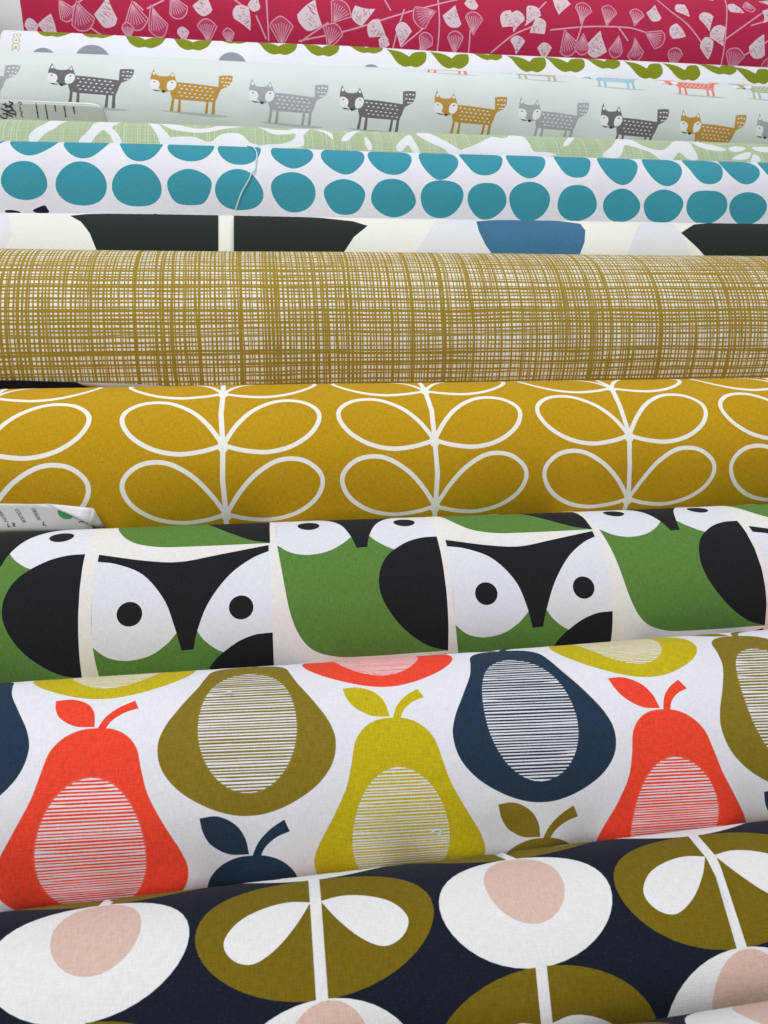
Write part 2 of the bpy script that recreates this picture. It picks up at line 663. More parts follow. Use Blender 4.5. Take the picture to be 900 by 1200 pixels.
def ov_half(t):
    if t <= OV_T or t >= OV_B:
        return 0
    q = (t - OV_W) / ((OV_W - OV_T) if t < OV_W else (OV_B - OV_W))
    return OV_H * sqrt(max(0, 1 - abs(q) ** 2.05))


def oval_outline(g=0.0):
    o = []
    n = 44
    for k in range(n):
        a = 2 * pi * k / n
        x, y = (OV_H + g) * cos(a), sin(a)
        o.append((x, OV_W + y * ((OV_W - OV_T + g) if y < 0 else (OV_B - OV_W + g))))
    return o


def pear(pr, uc, vt, ci, rr):
    global OV_T
    OV_T = 2.6 if ci < 3 else 2.0
    sh = lambda poly: [(uc + p[0], vt + p[1] + 0.05 * p[0]) for p in poly]
    pr.append((sh([(p[0] * 1.012, (p[1] - 6) * 1.008 + 6) for p in PEAR]), ci + 4))
    pr.append((sh(PEAR), ci))
    pr.append((sh(PLEAF), ci))
    pr.append((sh(PSTEM), ci))
    pr.append((sh(oval_outline(.05)), ci + 4))
    pr.append((sh(oval_outline(0)), ci))
    # pale oval crossed by hand cut ink lines
    pr.append((sh(oval_outline(-.02)), 0))
    t = OV_T + .12
    dense = 1.0 if ci in (1, 2) else 1.1
    while t < OV_B - .12:
        h = rr.uniform(.07, .115) * ((1.75 - .1 * t) if t < 6.5 and ci > 2 else 1.0)
        if min(ov_half(t), ov_half(t + h)) > .3:
            k = 4
            l0, l1 = -ov_half(t) - .0, ov_half(t) + .0
            top = [(l0 + (l1 - l0) * i / k, t + rr.uniform(-.007, .007)) for i in range(k + 1)]
            m0, m1 = -ov_half(t + h), ov_half(t + h)
            bot = [(m0 + (m1 - m0) * i / k, t + h * rr.uniform(.88, 1.08)) for i in range(k + 1)]
            if rr.random() < .18:
                e = rr.choice((0, k))
                bot[e] = (bot[e][0], t + .05)
            pr.append((sh(top + bot[::-1]), ci))
        t += h + rr.uniform(.055, .09) * dense


r = G['pear']
pr = []
rr = random.Random(5)
CSP, VPER = 7.78, 13.35
for i in range(-4, 13):
    uc = -9.35 + i * CSP
    for j in range(-2, 3):
        vt = -.70 + .055 * (uc + 9.35) + j * VPER + (0 if i % 2 == 0 else 6.95)
        if abs(vt + 6) > pi * r.R * 100 + 8:
            continue
        if i % 2 == 0:
            ci = 1 if ((i // 2) + j) % 2 == 0 else 2
        else:
            ci = 4 if ((i - 1) // 2 + j) % 2 == 0 else 3
        pear(pr, uc, vt, ci, rr)
make_roll('pear', 'white roll printed with coral, yellow, olive and navy pears', pr, mats_pear)

# ---------------------------------------------------------------- owl print
O_W = cloth('cloth_warm_white', (234, 231, 228), grain=0.075)
O_COOL = cloth('print_owl_face_white', (226, 229, 238), grain=0.075)
O_G = cloth('print_leaf_green', (92, 132, 62))
O_K = cloth('print_charcoal', (29, 32, 36))
mats_owl = [O_W, O_COOL, O_G, O_K]
r = G['owl']
pr = []


def owl(pr, ul, vb, dp=0.0):
    """ul: left edge of the column, vb: tip of the beak (cm)"""
    W = 11.45
    sh = lambda poly: [(ul + p[0], vb + p[1]) for p in poly]
    body = spl([(.0, -4.0, 1), (W, -4.0, 1), (W, 7.95, 1), (6, 8.0), (3.6, 7.85), (1.9, 7.05), (.85, 5.1), (.3, 1.8), (.0, -1.2)], 6)
    pr.append((sh(body), 2))
    pr.append((sh(spl([(0, -7.0, 1), (5.3, -6, 1), (5.4, -1.3, 1), (4.6, -.45), (3.5, .25), (2.1, .5), (.9, .2), (0, -.55, 1)], 6)), 1))
    pr.append((sh(spl([(W, -7.0, 1), (6, -6, 1), (6.5, -1.35, 1), (7.1, -.5), (8.1, .25), (9.3, .5), (10.5, .2), (W, -.45, 1)], 6)), 1))
    pr.append((sh(spl([(W, -.85, 1), (W, 7.95, 1), (9.9, 7.4), (8.2, 6.0), (7.05, 4.2), (6.85, 2.6), (7.5, 1.0), (8.9, -.2), (10.2, -.75)], 6)), 3))
    brow = spl([(.1, -7.05, 1), (3.0, -6.35), (5.4, -6.1), (8.0, -6.6), (W - .1, -7.35, 1), (W - .1, -6.75, 1), (10.2, -6.15), (8.7, -4.9), (7.35, -3.05), (6.6, -1.25), (6.3, -.02, 1), (5.55, .02, 1),
                (5.15, -1.6), (4.5, -3.4), (3.1, -5.2), (1.4, -6.1), (.1, -6.4, 1)], 6)
    pr.append((sh(brow), 3))
    pr.append((sh(ell(2.35, -2.55 + dp, .8, .8, 28)), 3))
    pr.append((sh(ell(9.45, -2.62 + dp, .8, .8, 28)), 3))


for i in range(-3, 10):
    ul = -11.4 + 11.9 * i - (0.35 if i < 0 else 0)
    for j in range(-2, 3):
        vb = 6.4 + 15.5 * j + (-.006 * (ul + 11) if i % 2 == 0 else -6.75 - .018 * ul)
        owl(pr, ul, vb, 0 if i % 2 == 0 else -.55)
make_roll('owl', 'white roll printed with green and black owls, lying beside the yellow stem print', pr, mats_owl)

# ---------------------------------------------------------------- mustard stem print
M_Y = cloth('print_mustard', (194, 153, 24))
M_W = cloth('print_cream_line', (246, 245, 240), grain=0.06)
mats_m = [M_Y, M_W]
r = G['mustard']
pr = []
LEAF = [(0, 0, 1), (1.1, -1.75), (2.5, -3.25), (4.3, -4.25), (6.1, -4.2), (7.35, -3.3), (7.6, -2.2), (6.9, -.9), (5.4, .15), (3.5, .62), (1.6, .45)]
for i in range(-3, 8):
    uc = -3.15 + 16.8 * i - (0.9 if i < 0 else 0)
    nodes = [(uc, 4.0 + 5.55 * j) for j in range(-6, 6)]
    for (nu_, nv) in nodes:
        for sg in (-1, 1):
            o = spl([(sg * p[0],) + tuple(p[1:]) for p in LEAF], 6)
            a, b = ring_strokes(o, .36)
            pr.append((shift(a, nu_, nv), 1))
            pr.append((shift(b, nu_, nv), 0))
    path = []
    for k, (nu_, nv) in enumerate(nodes):
        path += [(nu_, nv), (nu_ + .12 * (1 if i % 2 else -1), nv + 2.7)]
    pr.append((stroke(path, .40), 1))
    for (nu_, nv) in nodes:
        pr.append((ell(nu_, nv + .1, .42, .5, 16), 1))
make_roll('mustard', 'mustard yellow roll with cream outline leaf stems', pr, mats_m)

# ---------------------------------------------------------------- scribbled crosshatch
H_ = cloth('print_scribble', (160, 136, 48), (248, 244, 234), 'scribble', grain=0.08)
make_roll('hatched', 'thick roll of ochre scribbled crosshatch on cream', [], [H_])

# ---------------------------------------------------------------- cream with big black leaves
B_W = cloth('cloth_cream', (238, 238, 230), grain=0.06)
B_K = cloth('print_forest_black', (38, 44, 39))
B_B = cloth('print_denim_blue', (66, 114, 146))
B_G = cloth('print_pale_grey', (226, 229, 233), grain=0.06)
r = G['cream']


def over(r, px_pts, extra):
    """outline from pixels, closed over the top of the roll with (x pixel, dv) points measured from the top edge"""
    pts = [r.hit(*p) for p in px_pts]
    for (x, y, dv) in extra:
        u, v = r.hit(x, y)
        pts.append((u, v + dv))
    return pts


pr = []
pr.append((over(r, [(484, 300), (500, 275), (512, 258)], [(540, 262, -3), (562, 262, -2), (575, 300, 0)]), 3))
pr.append((over(r, [(734, 300), (742, 280), (750, 262)], [(790, 266, -3), (800, 275, 0), (810, 300, 0)]), 3))
pr.append((over(r, [(0, 300), (14, 275), (10, 252)], [(-10, 252, -3), (-60, 252, -3), (-60, 300, 0)]), 3))
L1 = over(r, [(256, 252), (256, 300), (256, 345), (145, 345), (122, 320), (113, 293), (105, 273), (95, 260), (82, 252.5)], [(100, 252, -.7), (130, 252, -2.2), (200, 253, -4), (256, 254, -4.6)])
pr.append((L1, 1))
L2 = over(r, [(274, 253), (274, 345), (385, 345), (394, 320), (402, 297), (415, 277), (431, 264)], [(415, 262, -.8), (380, 262, -2.2), (330, 258, -3.8), (274, 254, -4.6)])
pr.append((L2, 1))
L3 = over(r, [(558, 259), (561, 270), (569, 287), (579, 302), (600, 330), (655, 332), (678, 302), (685, 284), (686, 270), (680, 262)], [(660, 261, -1.5), (620, 260, -2.4), (580, 260, -1.3)])
pr.append((L3, 2))
L4 = over(r, [(813, 263), (798, 273), (807, 281), (818, 291), (828, 302), (842, 335), (948, 340), (948, 300), (948, 265)], [(948, 266, -4.5), (870, 265, -3), (835, 263, -1.2)])
pr.append((L4, 1))
L5 = over(r, [(960, 266), (960, 345), (1040, 345), (1068, 300), (1092, 275)], [(1050, 272, -2.2), (1000, 270, -3.8), (960, 268, -4.6)])
pr.append((L5, 1))
allp = list(pr)
w1 = r.hit(265, 270)[0]
for q, mi in pr:
    for du, dv in ((0, 22), (0, -22), (-66, 0), (66, 0)):
        uq = [p[0] + du for p in q]
        if du == 0 or max(uq) < -27 or min(uq) > 66:
            allp.append((shift(q, du, dv), mi))
make_roll('cream', 'cream roll with large black leaves and a blue petal', allp, [B_W, B_K, B_B, B_G])

# ---------------------------------------------------------------- teal dots
D_W = cloth('cloth_lilac_white', (232, 233, 240), grain=0.06)
D_T = cloth('print_teal', (62, 150, 168), grain=0.12)
D_N = cloth('print_ink', (28, 32, 48))
r = G['dots']
row1 = [(-38, 210, 27, 23), (28, 212, 27, 23), (95, 216, 30, 26), (160, 218, 29, 26), (222, 220, 26, 23), (280, 223, 28, 25), (344, 225, 26, 24), (404, 231, 24, 21), (461, 232, 26, 22), (518, 233, 25, 23), (571, 235, 23, 21),
        (621, 236, 24, 23), (677, 238, 23, 22), (729, 241, 22, 19), (778, 242, 23, 20), (829, 242, 24, 21), (877, 244, 22, 19), (926, 246, 24, 20), (974, 248, 23, 20)]
row2 = [(-30, 181, 28), (34, 182, 29), (97, 185, 27), (163, 188, 26), (223, 189, 28), (281, 193, 26), (344, 197, 25), (405, 203, 26), (461, 205, 26), (519, 210, 23), (571, 206, 25), (624, 209, 23), (680, 210, 21), (733, 216, 23), (785, 217, 22),
        (835, 217, 21), (878, 216, 21), (926, 219, 22), (974, 221, 22)]
rr = random.Random(3)
pr = []
for (x, y, rx, ry) in row1:
    u, v = r.hit(x, y)
    ru = (r.hit(x + rx, y)[0] - r.hit(x - rx, y)[0]) / 2
    rv = (r.hit(x, y + ry)[1] - r.hit(x, y - ry)[1]) / 2
    vc = (r.hit(x, y + ry)[1] + r.hit(x, y - ry)[1]) / 2

    def blob(uc, vc, ru, rv):
        a = [rr.uniform(-.06, .06) for _ in range(4)]
        return [(uc + ru * cos(t) * (1 + a[0] * sin(2 * t) + a[1] * sin(3 * t)) - .10 * rv * sin(t) * (x > 480), vc + rv * sin(t) * (1 + a[2] * cos(2 * t) + a[3] * sin(3 * t))) for t in np.linspace(0, 2 * pi, 36, endpoint=False)]
    pr.append((blob(u, vc, ru, rv), 1))
    for k in (1, 2):
        pr.append((blob(u + rr.uniform(-.3, .3), vc + 9.0 * k, ru * rr.uniform(.9, 1.05), 3.9), 1))
for (x, y, rx) in row2:
    u, v = r.hit(x, y)
    ru = (r.hit(x + rx, y)[0] - r.hit(x - rx, y)[0]) / 2
    pr.append((blob(u, v - 4.0, ru, 4.0), 1))
    for k in (1, 2):
        pr.append((blob(u + rr.uniform(-.3, .3), v - 4.0 - 9.0 * k, ru * rr.uniform(.9, 1.05), 3.9), 1))
pr.append((spl(r.px([(38, 247), (44, 243), (52, 240.5), (55, 244), (57, 249), (47, 251)]), 4), 2))
pr.append((spl(r.px([(5, 247), (14, 246), (24, 249), (12, 252)]), 4), 2))
pr.append((spl(r.px([(176, 252), (183, 250.5), (186, 253), (180, 255)]), 4), 2))
make_roll('dots', 'white roll covered with rows of round teal dots', pr, [D_W, D_T, D_N])

# ---------------------------------------------------------------- pale green leaf linen
L_G = cloth('print_sage', (172, 190, 150), (216, 224, 206), 'linen', grain=0.08)
L_W = cloth('cloth_cool_white', (232, 235, 238), grain=0.06)
r = G['pgreen']
pr = []
wh = [
    [(34, 160), (40, 152), (52, 145), (66, 141), (80, 139), (66, 149), (54, 156), (46, 164), (36, 170)],
    [(92, 166), (104, 153), (112, 144), (124, 140), (142, 143), (130, 150), (120, 153), (112, 160), (104, 170)],
    [(122, 152), (129, 149), (140, 160), (143, 170), (134, 170), (130, 160)],
    [(172, 140), (182, 143), (192, 152), (205, 170), (190, 172), (184, 158)],
    [(186, 143), (205, 146), (225, 150), (245, 150), (262, 146), (290, 145), (262, 151), (240, 155), (215, 154), (198, 150)],
    [(196, 162), (225, 160), (246, 166), (260, 157), (280, 156), (292, 166), (300, 172), (200, 172)],
    [(300, 146), (318, 151), (338, 152), (345, 148), (352, 146), (364, 150), (356, 158), (352, 172), (300, 172), (312, 169), (330, 168), (344, 163), (346, 156), (336, 157), (318, 156)],
    [(362, 150), (372, 150), (388, 156), (390, 163), (380, 155)],
    [(400, 164), (408, 155), (424, 150), (416, 156), (408, 164)],
    [(428, 160), (434, 166), (436, 174), (432, 176), (428, 168)],
    [(464, 172), (472, 162), (480, 158), (486, 166), (492, 178), (484, 178), (478, 170), (470, 178)],
    [(488, 157), (496, 154), (512, 160), (530, 170), (546, 180), (530, 182), (520, 174), (500, 165)],
    [(540, 176), (556, 170), (572, 162), (576, 160), (592, 162), (598, 158), (606, 160), (600, 182), (545, 184)],
    [(600, 159), (612, 160), (620, 168), (626, 177), (640, 178), (652, 181), (630, 184), (600, 184)],
    [(660, 170), (668, 160), (674, 160), (668, 168)],
    [(706, 182), (718, 170), (724, 162), (734, 162), (748, 168), (764, 174), (780, 174), (792, 164), (804, 164), (812, 172), (818, 186), (806, 186), (796, 178), (788, 188), (776, 188), (762, 178), (744, 172), (732, 170), (726, 184)],
    [(806, 164), (826, 168), (848, 173), (850, 176), (836, 176), (818, 171)],
    [(854, 173), (864, 171), (874, 173), (868, 177), (858, 177)],
    [(858, 186), (868, 180), (880, 178), (876, 186)],
    [(882, 172), (900, 172), (915, 174), (900, 178), (886, 176)],
    [(884, 180), (892, 188), (880, 190)],
]
for w in wh:
    q = spl(r.px(w), 4)
    pr.append((q, 1))
uL, uR = r.u0 * 100, r.u1 * 100
rr = random.Random(8)
for dv in (-15, -8.5, 9, 17):
    for q, mi in list(pr[:len(wh)]):
        pr.append((shift(q, rr.choice((-14, 21, 35)), dv + rr.uniform(-.8, .8)), mi))
for q, mi in list(pr[:6]):
    pr.append((shift(q, 118, 0), mi))
make_roll('pgreen', 'roll with sage green linen-textured leaves and white gaps, beside the teal dots', pr, [L_G, L_W])

# ---------------------------------------------------------------- fox print
F_BG = cloth('cloth_mist', (222, 229, 228), grain=0.05)
F_DK = cloth('print_fox_charcoal', (116, 112, 118))
F_OC = cloth('print_fox_ochre', (192, 150, 72))
F_LT = cloth('print_fox_silver', (172, 174, 180))
F_W = cloth('print_fox_white', (240, 241, 244), grain=0.05)
F_SH = cloth('print_fox_ground', (190, 197, 197))
F_NO = cloth('print_fox_nose', (60, 58, 62))
F_RED = cloth('print_fox_coral', (232, 130, 118))
F_TAN = cloth('print_fox_khaki', (178, 182, 150))
F_BLU = cloth('print_fox_sky', (160, 196, 214))
mats_f = [F_BG, F_DK, F_OC, F_LT, F_W, F_SH, F_NO, F_RED, F_TAN, F_BLU]
r = G['fox']
ZP = lambda x, y: (140 + x / 5.625, 60 + y / 5.625)
fu, fv = r.hit(*ZP(500, 265))


def loc_(pts, n=3):
    return [(p[0] - fu, p[1] - fv) for p in spl([r.hit(*ZP(*q[:2])) + tuple(q[2:]) for q in pts], n)]


FOX_BODY = loc_([(330, 255), (372, 203, 1), (480, 212), (652, 234, 1), (655, 160, 1), (700, 157), (746, 160, 1), (742, 195), (715, 232), (668, 252), (648, 300), (632, 335), (628, 415, 1), (605, 420, 1), (612, 335, 1), (588, 334, 1), (580, 412, 1), (560, 414, 1), (572, 333, 1),
                 (480, 326), (405, 320, 1), (402, 400, 1), (380, 404, 1), (388, 318, 1), (362, 312, 1), (352, 395, 1), (330, 396, 1), (344, 310)], 2)
FOX_HEAD = loc_([(203, 190, 1), (206, 160), (226, 116, 1), (246, 156), (290, 165), (328, 160), (350, 134, 1), (372, 190), (374, 215), (345, 255), (300, 272), (288, 274), (265, 250), (225, 225)], 3)
FOX_EYES = [loc_([(204, 190), (228, 186), (256, 198), (264, 222), (250, 248), (222, 252), (202, 232)], 3), loc_([(318, 204), (345, 190), (370, 198), (374, 224), (356, 252), (322, 258), (310, 236)], 3)]
FOX_DOTS = [loc_([(x - 9, y), (x, y - 4), (x + 9, y), (x, y + 4)], 2) for (x, y) in
            [(395 + 34 * i + 14 * (j % 2), 222 + 5 * i * .75 + 24 * j) for j in range(4) for i in range(7)] + [(680, 178), (705, 176), (728, 180), (676, 202), (702, 204), (722, 206), (690, 226), (708, 226)]]
FOX_EARS = [loc_([(218, 152), (228, 132), (236, 152)], 2), loc_([(338, 162), (349, 146), (356, 165)], 2)]
FOX_NOSE = loc_([(274, 262), (288, 256), (302, 262), (288, 274)], 3)
FOX_WHISK = loc_([(215, 250), (245, 256), (278, 262), (240, 264)], 2)
FOX_PUP = [loc_([(220, 202), (228, 198), (236, 203), (228, 206)], 2), loc_([(338, 206), (346, 202), (354, 207), (346, 210)], 2)]
FOX_SHADOW = loc_([(255, 388), (400, 398), (600, 415), (720, 430), (600, 434), (400, 412)], 3)


def fox(pr, u, v, ci, sx=1.0):
    sh = lambda q: [(u + p[0] * sx, v + p[1]) for p in q]
    pr.append((sh(FOX_SHADOW), 5))
    pr.append((sh(FOX_BODY), ci))
    for q in FOX_DOTS:
        pr.append((sh(q), 4))
    pr.append((sh(FOX_HEAD), ci))
    for q in FOX_EYES:
        pr.append((sh(q), 4))
    for q in FOX_EARS:
        pr.append((sh(q), 4))
    pr.append((sh(FOX_WHISK), 6))
    pr.append((sh(FOX_NOSE), 6))
    for q in FOX_PUP:
        pr.append((sh(q), 6))


pr = []
main = [(0, 96, 3), (111, 99.5, 1), (229, 107, 2), (343, 120, 3), (447, 128, 1), (556, 134, 2), (653, 141, 3), (747, 149, 1), (838, 156, 2), (925, 161, 3), (1010, 166, 1)]
du = r.hit(820, 96)[1] - r.hit(838, 163)[1]
cols_up = [7, 8, 9, 7, 8, 9, 7, 8, 1]
for k, (x, y, ci) in enumerate(main):
    u, v = r.hit(x, y)
    if k == 0:
        u = r.hit(111, 99.5)[0] - 15.6
    fox(pr, u, v, ci)
    for j in (1, 2):
        fox(pr, u + 5 * j, v + 15.5 * j, (1, 2, 3)[(ci + j) % 3])
foot = max(p[1] for p in FOX_BODY)
up = [(529, 87, 7), (635, 94, 8), (728, 103, 9), (822, 112, 7), (908, 118, 8), (1000, 124, 9)]
for (x, y, ci) in up:
    u, v = r.hit(x, y)
    fox(pr, u, v - foot, ci)
make_roll('fox', 'pale grey roll printed with spotted foxes in grey and ochre', pr, mats_f)

# ---------------------------------------------------------------- leaf pairs on white
W_BG = cloth('cloth_snow', (236, 237, 243), grain=0.05)
W_G = cloth('print_moss_leaf', (128, 138, 26))
W_GR = cloth('print_slate_dome', (146, 154, 164))
W_SEL = cloth('print_selvedge', (196, 180, 120))
r = G['leaf']
pairs = [(37, 82, 37, 43), (90, 133, 39, 44), (144, 193, 40, 55), (202, 248, 43, 58), (257, 291, 46, 50.5), (303, 350, 48, 64), (356, 400, 51, 65.5), (410, 452, 53, 62), (458, 503, 57, 78), (509, 553, 60, 80), (557, 593, 62, 70),
         (601, 644, 65, 84), (645, 690, 69, 84), (692, 732, 70, 80), (740, 781, 73, 92), (786, 825, 77, 94), (827, 869, 78, 87), (869, 908, 81, 98), (912, 952, 85, 100)]
pr = []
for (x0, x1, yt, yb) in pairs:
    xm = (x0 + x1) / 2 + 1
    u0_, v0_ = r.hit(x0, yb)
    u1_, _ = r.hit(x1, yb)
    um, vb = r.hit(xm, yb)
    w = u1_ - u0_
    a = spl([(um, vb - .2, 1), (um - .18 * w, vb), (um - .38 * w, vb - 1.3), (u0_ - .02 * w, vb - 5.2, 1), (um - .22 * w, vb - 4.3), (um, vb - 2.5, 1)], 4)
    b = spl([(um, vb - .2, 1), (um + .18 * w, vb), (um + .40 * w, vb - 1.3), (u1_, vb - 3.6), (um + .46 * w, vb - 4.8), (um + .2 * w, vb - 4.3), (um, vb - 2.5, 1)], 4)
    pr.append((a, 1))
    pr.append((b, 1))
    for dv in (-13, 15, 28):
        pr.append((shift(a, 1.5, dv), 1))
        pr.append((shift(b, 1.5, dv), 1))
for (x0, x1, yt) in [(32, 70, 55), (87, 130, 51), (253, 290, 60), (420, 450, 74), (570, 600, 86)]:
    u0_, v0_ = r.hit(x0, yt)
    u1_, _ = r.hit(x1, yt)
    pr.append((ell((u0_ + u1_) / 2, v0_ + 3.6, (u1_ - u0_) / 2, 3.6, 32), 2))
for (x, y) in ((20, 41.5), (19, 47.5), (18.5, 55.5), (18, 62)):
    u, v = r.hit(x, y)
    a, b = ring_strokes(ell(u, v, .55, .75, 20), .14)
    pr.append((list(map(tuple, a)), 3))
    pr.append((list(map(tuple, b)), 0))
    pr.append((ell(u, v, .2, .25, 10), 3))
make_roll('leaf', 'white roll with moss green leaf pairs and grey domes, beside the crimson print', pr, [W_BG, W_G, W_GR, W_SEL])

# ---------------------------------------------------------------- crimson gingko print
R_BG = cloth('print_crimson', (186, 44, 80))
R_S = cloth('print_leaf_pale', (228, 206, 214), grain=0.06)
R_F = cloth('print_leaf_rose', (190, 70, 104))
R_L = cloth('print_vein_pink', (226, 168, 186))
R_W = cloth('cloth_selvedge_white', (226, 226, 228), grain=0.06)
R_T = cloth('print_tick', (164, 80, 104))
r = G['red']
pr = []
br = [[(540, -2), (470, 16), (410, 35), (350, 48)], [(474, 10), (466, 35), (460, 58)], [(352, 49), (385, 26)], [(513, -3), (515, 30), (512, 62)], [(645, 35), (690, 31), (735, 32), (757, 38)], [(768, -2), (785, 12), (805, 28), (822, 50)], [(848, -3), (851, 30), (845, 76)],
      [(850, 46), (878, 26), (905, 8)], [(575, 62), (600, 42), (624, 31)], [(300, 18), (312, 46)], [(312, -3), (315, 48)], [(450, -2), (458, 12)], [(551, 35), (549, 62)], [(725, 32), (736, 48)], [(684, 22), (676, 48)], [(192, 0), (172, 10)], [(203, 62), (222, 76)], [(104, 31), (120, 42)],
      [(80, 12), (110, -10)], [(470, 55), (500, 30)], [(860, 72), (905, 45)], [(270, -4), (286, 8)], [(880, 30), (900, 24)], [(640, 2), (615, 30)], [(157, 2), (168, 12)]]
for q in br:
    pr.append((stroke(spl(r.px(q), 5, False), .24), 3))
lv = [(38, 35, 's', 10, 0), (57, 28, 's', 11, 200), (76, 11, 'f', 11, 150), (95, 18, 'f', 14, 165), (125, 13, 's', 15, 190), (158, 18, 'f', 14, 170), (183, 24, 'f', 15, 165), (206, 6, 'f', 14, 160), (238, 4, 's', 12, 190), (243, 37, 'f', 12, 0), (286, 21, 's', 14, 330),
      (150, 38, 'f', 9, 0), (298, 2, 's', 10, 190), (330, 38, 'f', 15, 0), (364, 16, 's', 17, 200), (397, 15, 'f', 14, 35), (389, 42, 'f', 13, 20), (426, 16, 's', 15, 250), (443, 36, 's', 13, 300), (472, 41, 's', 13, 10), (498, 17, 'f', 15, 250), (531, 18, 's', 13, 200), (555, 27, 'f', 13, 5),
      (533, 50, 'f', 12, 0), (497, 52, 'f', 12, 30), (597, 24, 's', 12, 300), (553, 1, 's', 11, 190), (605, 25, 's', 12, 20), (623, 18, 's', 13, 30), (630, 32, 's', 12, 60), (657, 6, 's', 14, 20), (683, 15, 'f', 14, 15), (713, 18, 'f', 14, 15), (746, 20, 'f', 11, 15), (767, 14, 's', 12, 200),
      (767, 44, 'f', 14, 110), (801, 12, 's', 12, 320), (795, 38, 's', 12, 290), (829, 25, 's', 13, 350), (843, 43, 's', 13, 330), (829, 57, 's', 13, 340), (700, 51, 's', 15, 190), (666, 50, 'f', 14, 160), (683, 52, 'f', 11, 180), (723, 54, 'f', 12, 190), (745, 58, 'f', 13, 170), (790, 69, 'f', 12, 0),
      (860, 71, 'f', 14, 10), (863, 11, 's', 12, 300), (877, 7, 'f', 11, 190), (890, 53, 's', 15, 200), (900, 20, 's', 12, 40), (606, 53, 's', 10, 0), (638, 61, 's', 10, 0), (215, 42, 's', 8, 0), (268, 43, 'f', 8, 0), (449, 53, 's', 9, 20)]
rr = random.Random(21)
cm_px = 1 / 6.4


def gleaf(pr, u, v, kind, s, ang):
    a = radians(ang)
    tip = [(0, .95, 1), (-.35, .35), (-.85, -.35, 1), (-.62, -.72), (-.1, -.98), (.45, -.82), (.85, -.42, 1), (.4, .3)]
    w = rr.uniform(.85, 1.1)
    f = lambda x, y: (u + s * (x * w * cos(a) - y * sin(a)), v + s * (x * w * sin(a) + y * cos(a)) * 1.02)
    o = [f(*p) for p in spl([(p[0] + rr.uniform(-.08, .08), p[1] + rr.uniform(-.06, .06)) + tuple(p[2:]) for p in tip], 3)]
    if kind == 's':
        pr.append((o, 1))
        for _ in range(20):
            y = rr.uniform(-.75, .55)
            x = rr.uniform(-.6, .6) * (.9 - y) / 1.6
            l_ = rr.uniform(.07, .14)
            q = [f(x - l_, y - .03), f(x + l_, y + .05), f(x + l_, y + .085), f(x - l_, y + .005)]
            pr.append((q, 5))
    else:
        A, B = ring_strokes(o, .16)
        pr.append((list(map(tuple, A)), 3))
        pr.append((list(map(tuple, B)), 2))
        for k in range(7):
            x = -.66 + 1.32 * k / 6
            pr.append((stroke([f(0, .75), f(x, -.62 + .2 * abs(x))], .10, .13), 3))


for (x, y, k, s, a) in lv:
    u, v = r.hit(x, y)
    gleaf(pr, u, v, k, s * cm_px * 1.02, a)
rr2 = random.Random(77)
vt = r.hit(450, 2)[1]
for _ in range(260):
    u = rr2.uniform(r.u0 * 100 + 5, r.u1 * 100)
    v = rr2.uniform(-pi * r.R * 100, pi * r.R * 100)
    if vt - 7 < v < vt + 16 and u < 103:
        continue
    gleaf(pr, u, v, rr2.choice('sf'), rr2.uniform(1.8, 2.6), rr2.uniform(0, 360))
uu0 = r.u0 * 100
e = [r.hit(22, -6), r.hit(25, 12), r.hit(28, 36)]
pr.append(([(uu0 - 1, -40), (e[0][0] - .3, -40), e[0], e[1], e[2], (e[2][0] + .3, 40), (uu0 - 1, 40)], 4))
make_roll('red', 'crimson roll with pink fan leaves on thin branches and a white selvedge', pr, [R_BG, R_S, R_F, R_L, R_W, R_T], endmat=R_W)

# ---------------------------------------------------------------- small things between the rolls
PAPER = plain('label_paper', (232, 232, 236), 0.6, 60, 0.05)
PAPERB = plain('label_paper_back_lit', (238, 238, 244), 0.55, 60, 0.03)  # back of the sheet, colour whitened for the light the fold catches
INK = plain('label_ink', (52, 52, 58), 0.7, 60, 0.1)
GREEN = plain('label_green', (74, 160, 98), 0.6, 60, 0.08)
PLAST = plain('sleeve_film', (206, 209, 206), 0.25, 30, 0.06)


def on(r, x, y, lift):
    """world point on the roll's surface, lifted off it, seen at this pixel"""
    u, v = r.hit(x, y, r.R + lift)
    th = v / 100 / r.R
    return r.A + u / 100 * r.a + (r.R + lift) * (cos(th) * r.up + sin(th) * r.f)


def sheet(name, r, rows, mat, parent, loc, thick=0.0003, lift=None):
    """rows of (x, y, lift) pixels -> a thin sheet"""
    vs_, fs = [], []
    n = len(rows[0])
    for row in rows:
        for (x, y, l_) in row:
            vs_.append(on(r, x, y, l_) - np.array(loc))
    for i in range(len(rows) - 1):
        for k in range(n - 1):
            a = i * n + k
            fs.append((a, a + n, a + n + 1, a + 1))
    o = mesh(name, vs_, fs, [mat], parent, smooth=True)
    s = o.modifiers.new('thickness', 'SOLIDIFY')
    s.thickness = thick
    s.offset = 0
    return o


def text_outline(txt):
    c = bpy.data.curves.new('lettering', 'FONT')
    c.body = txt
    c.size = 1.0
    c.resolution_u = 3
    ob = bpy.data.objects.new('lettering', c)
    COL.objects.link(ob)
    bpy.context.view_layer.update()
    me = bpy.data.meshes.new_from_object(ob.evaluated_get(bpy.context.evaluated_depsgraph_get()))
    bpy.data.objects.remove(ob)
    V = [(v.co.x, v.co.y) for v in me.vertices]
    F = [tuple(p.vertices) for p in me.polygons]
    bpy.data.meshes.remove(me)
    return V, F


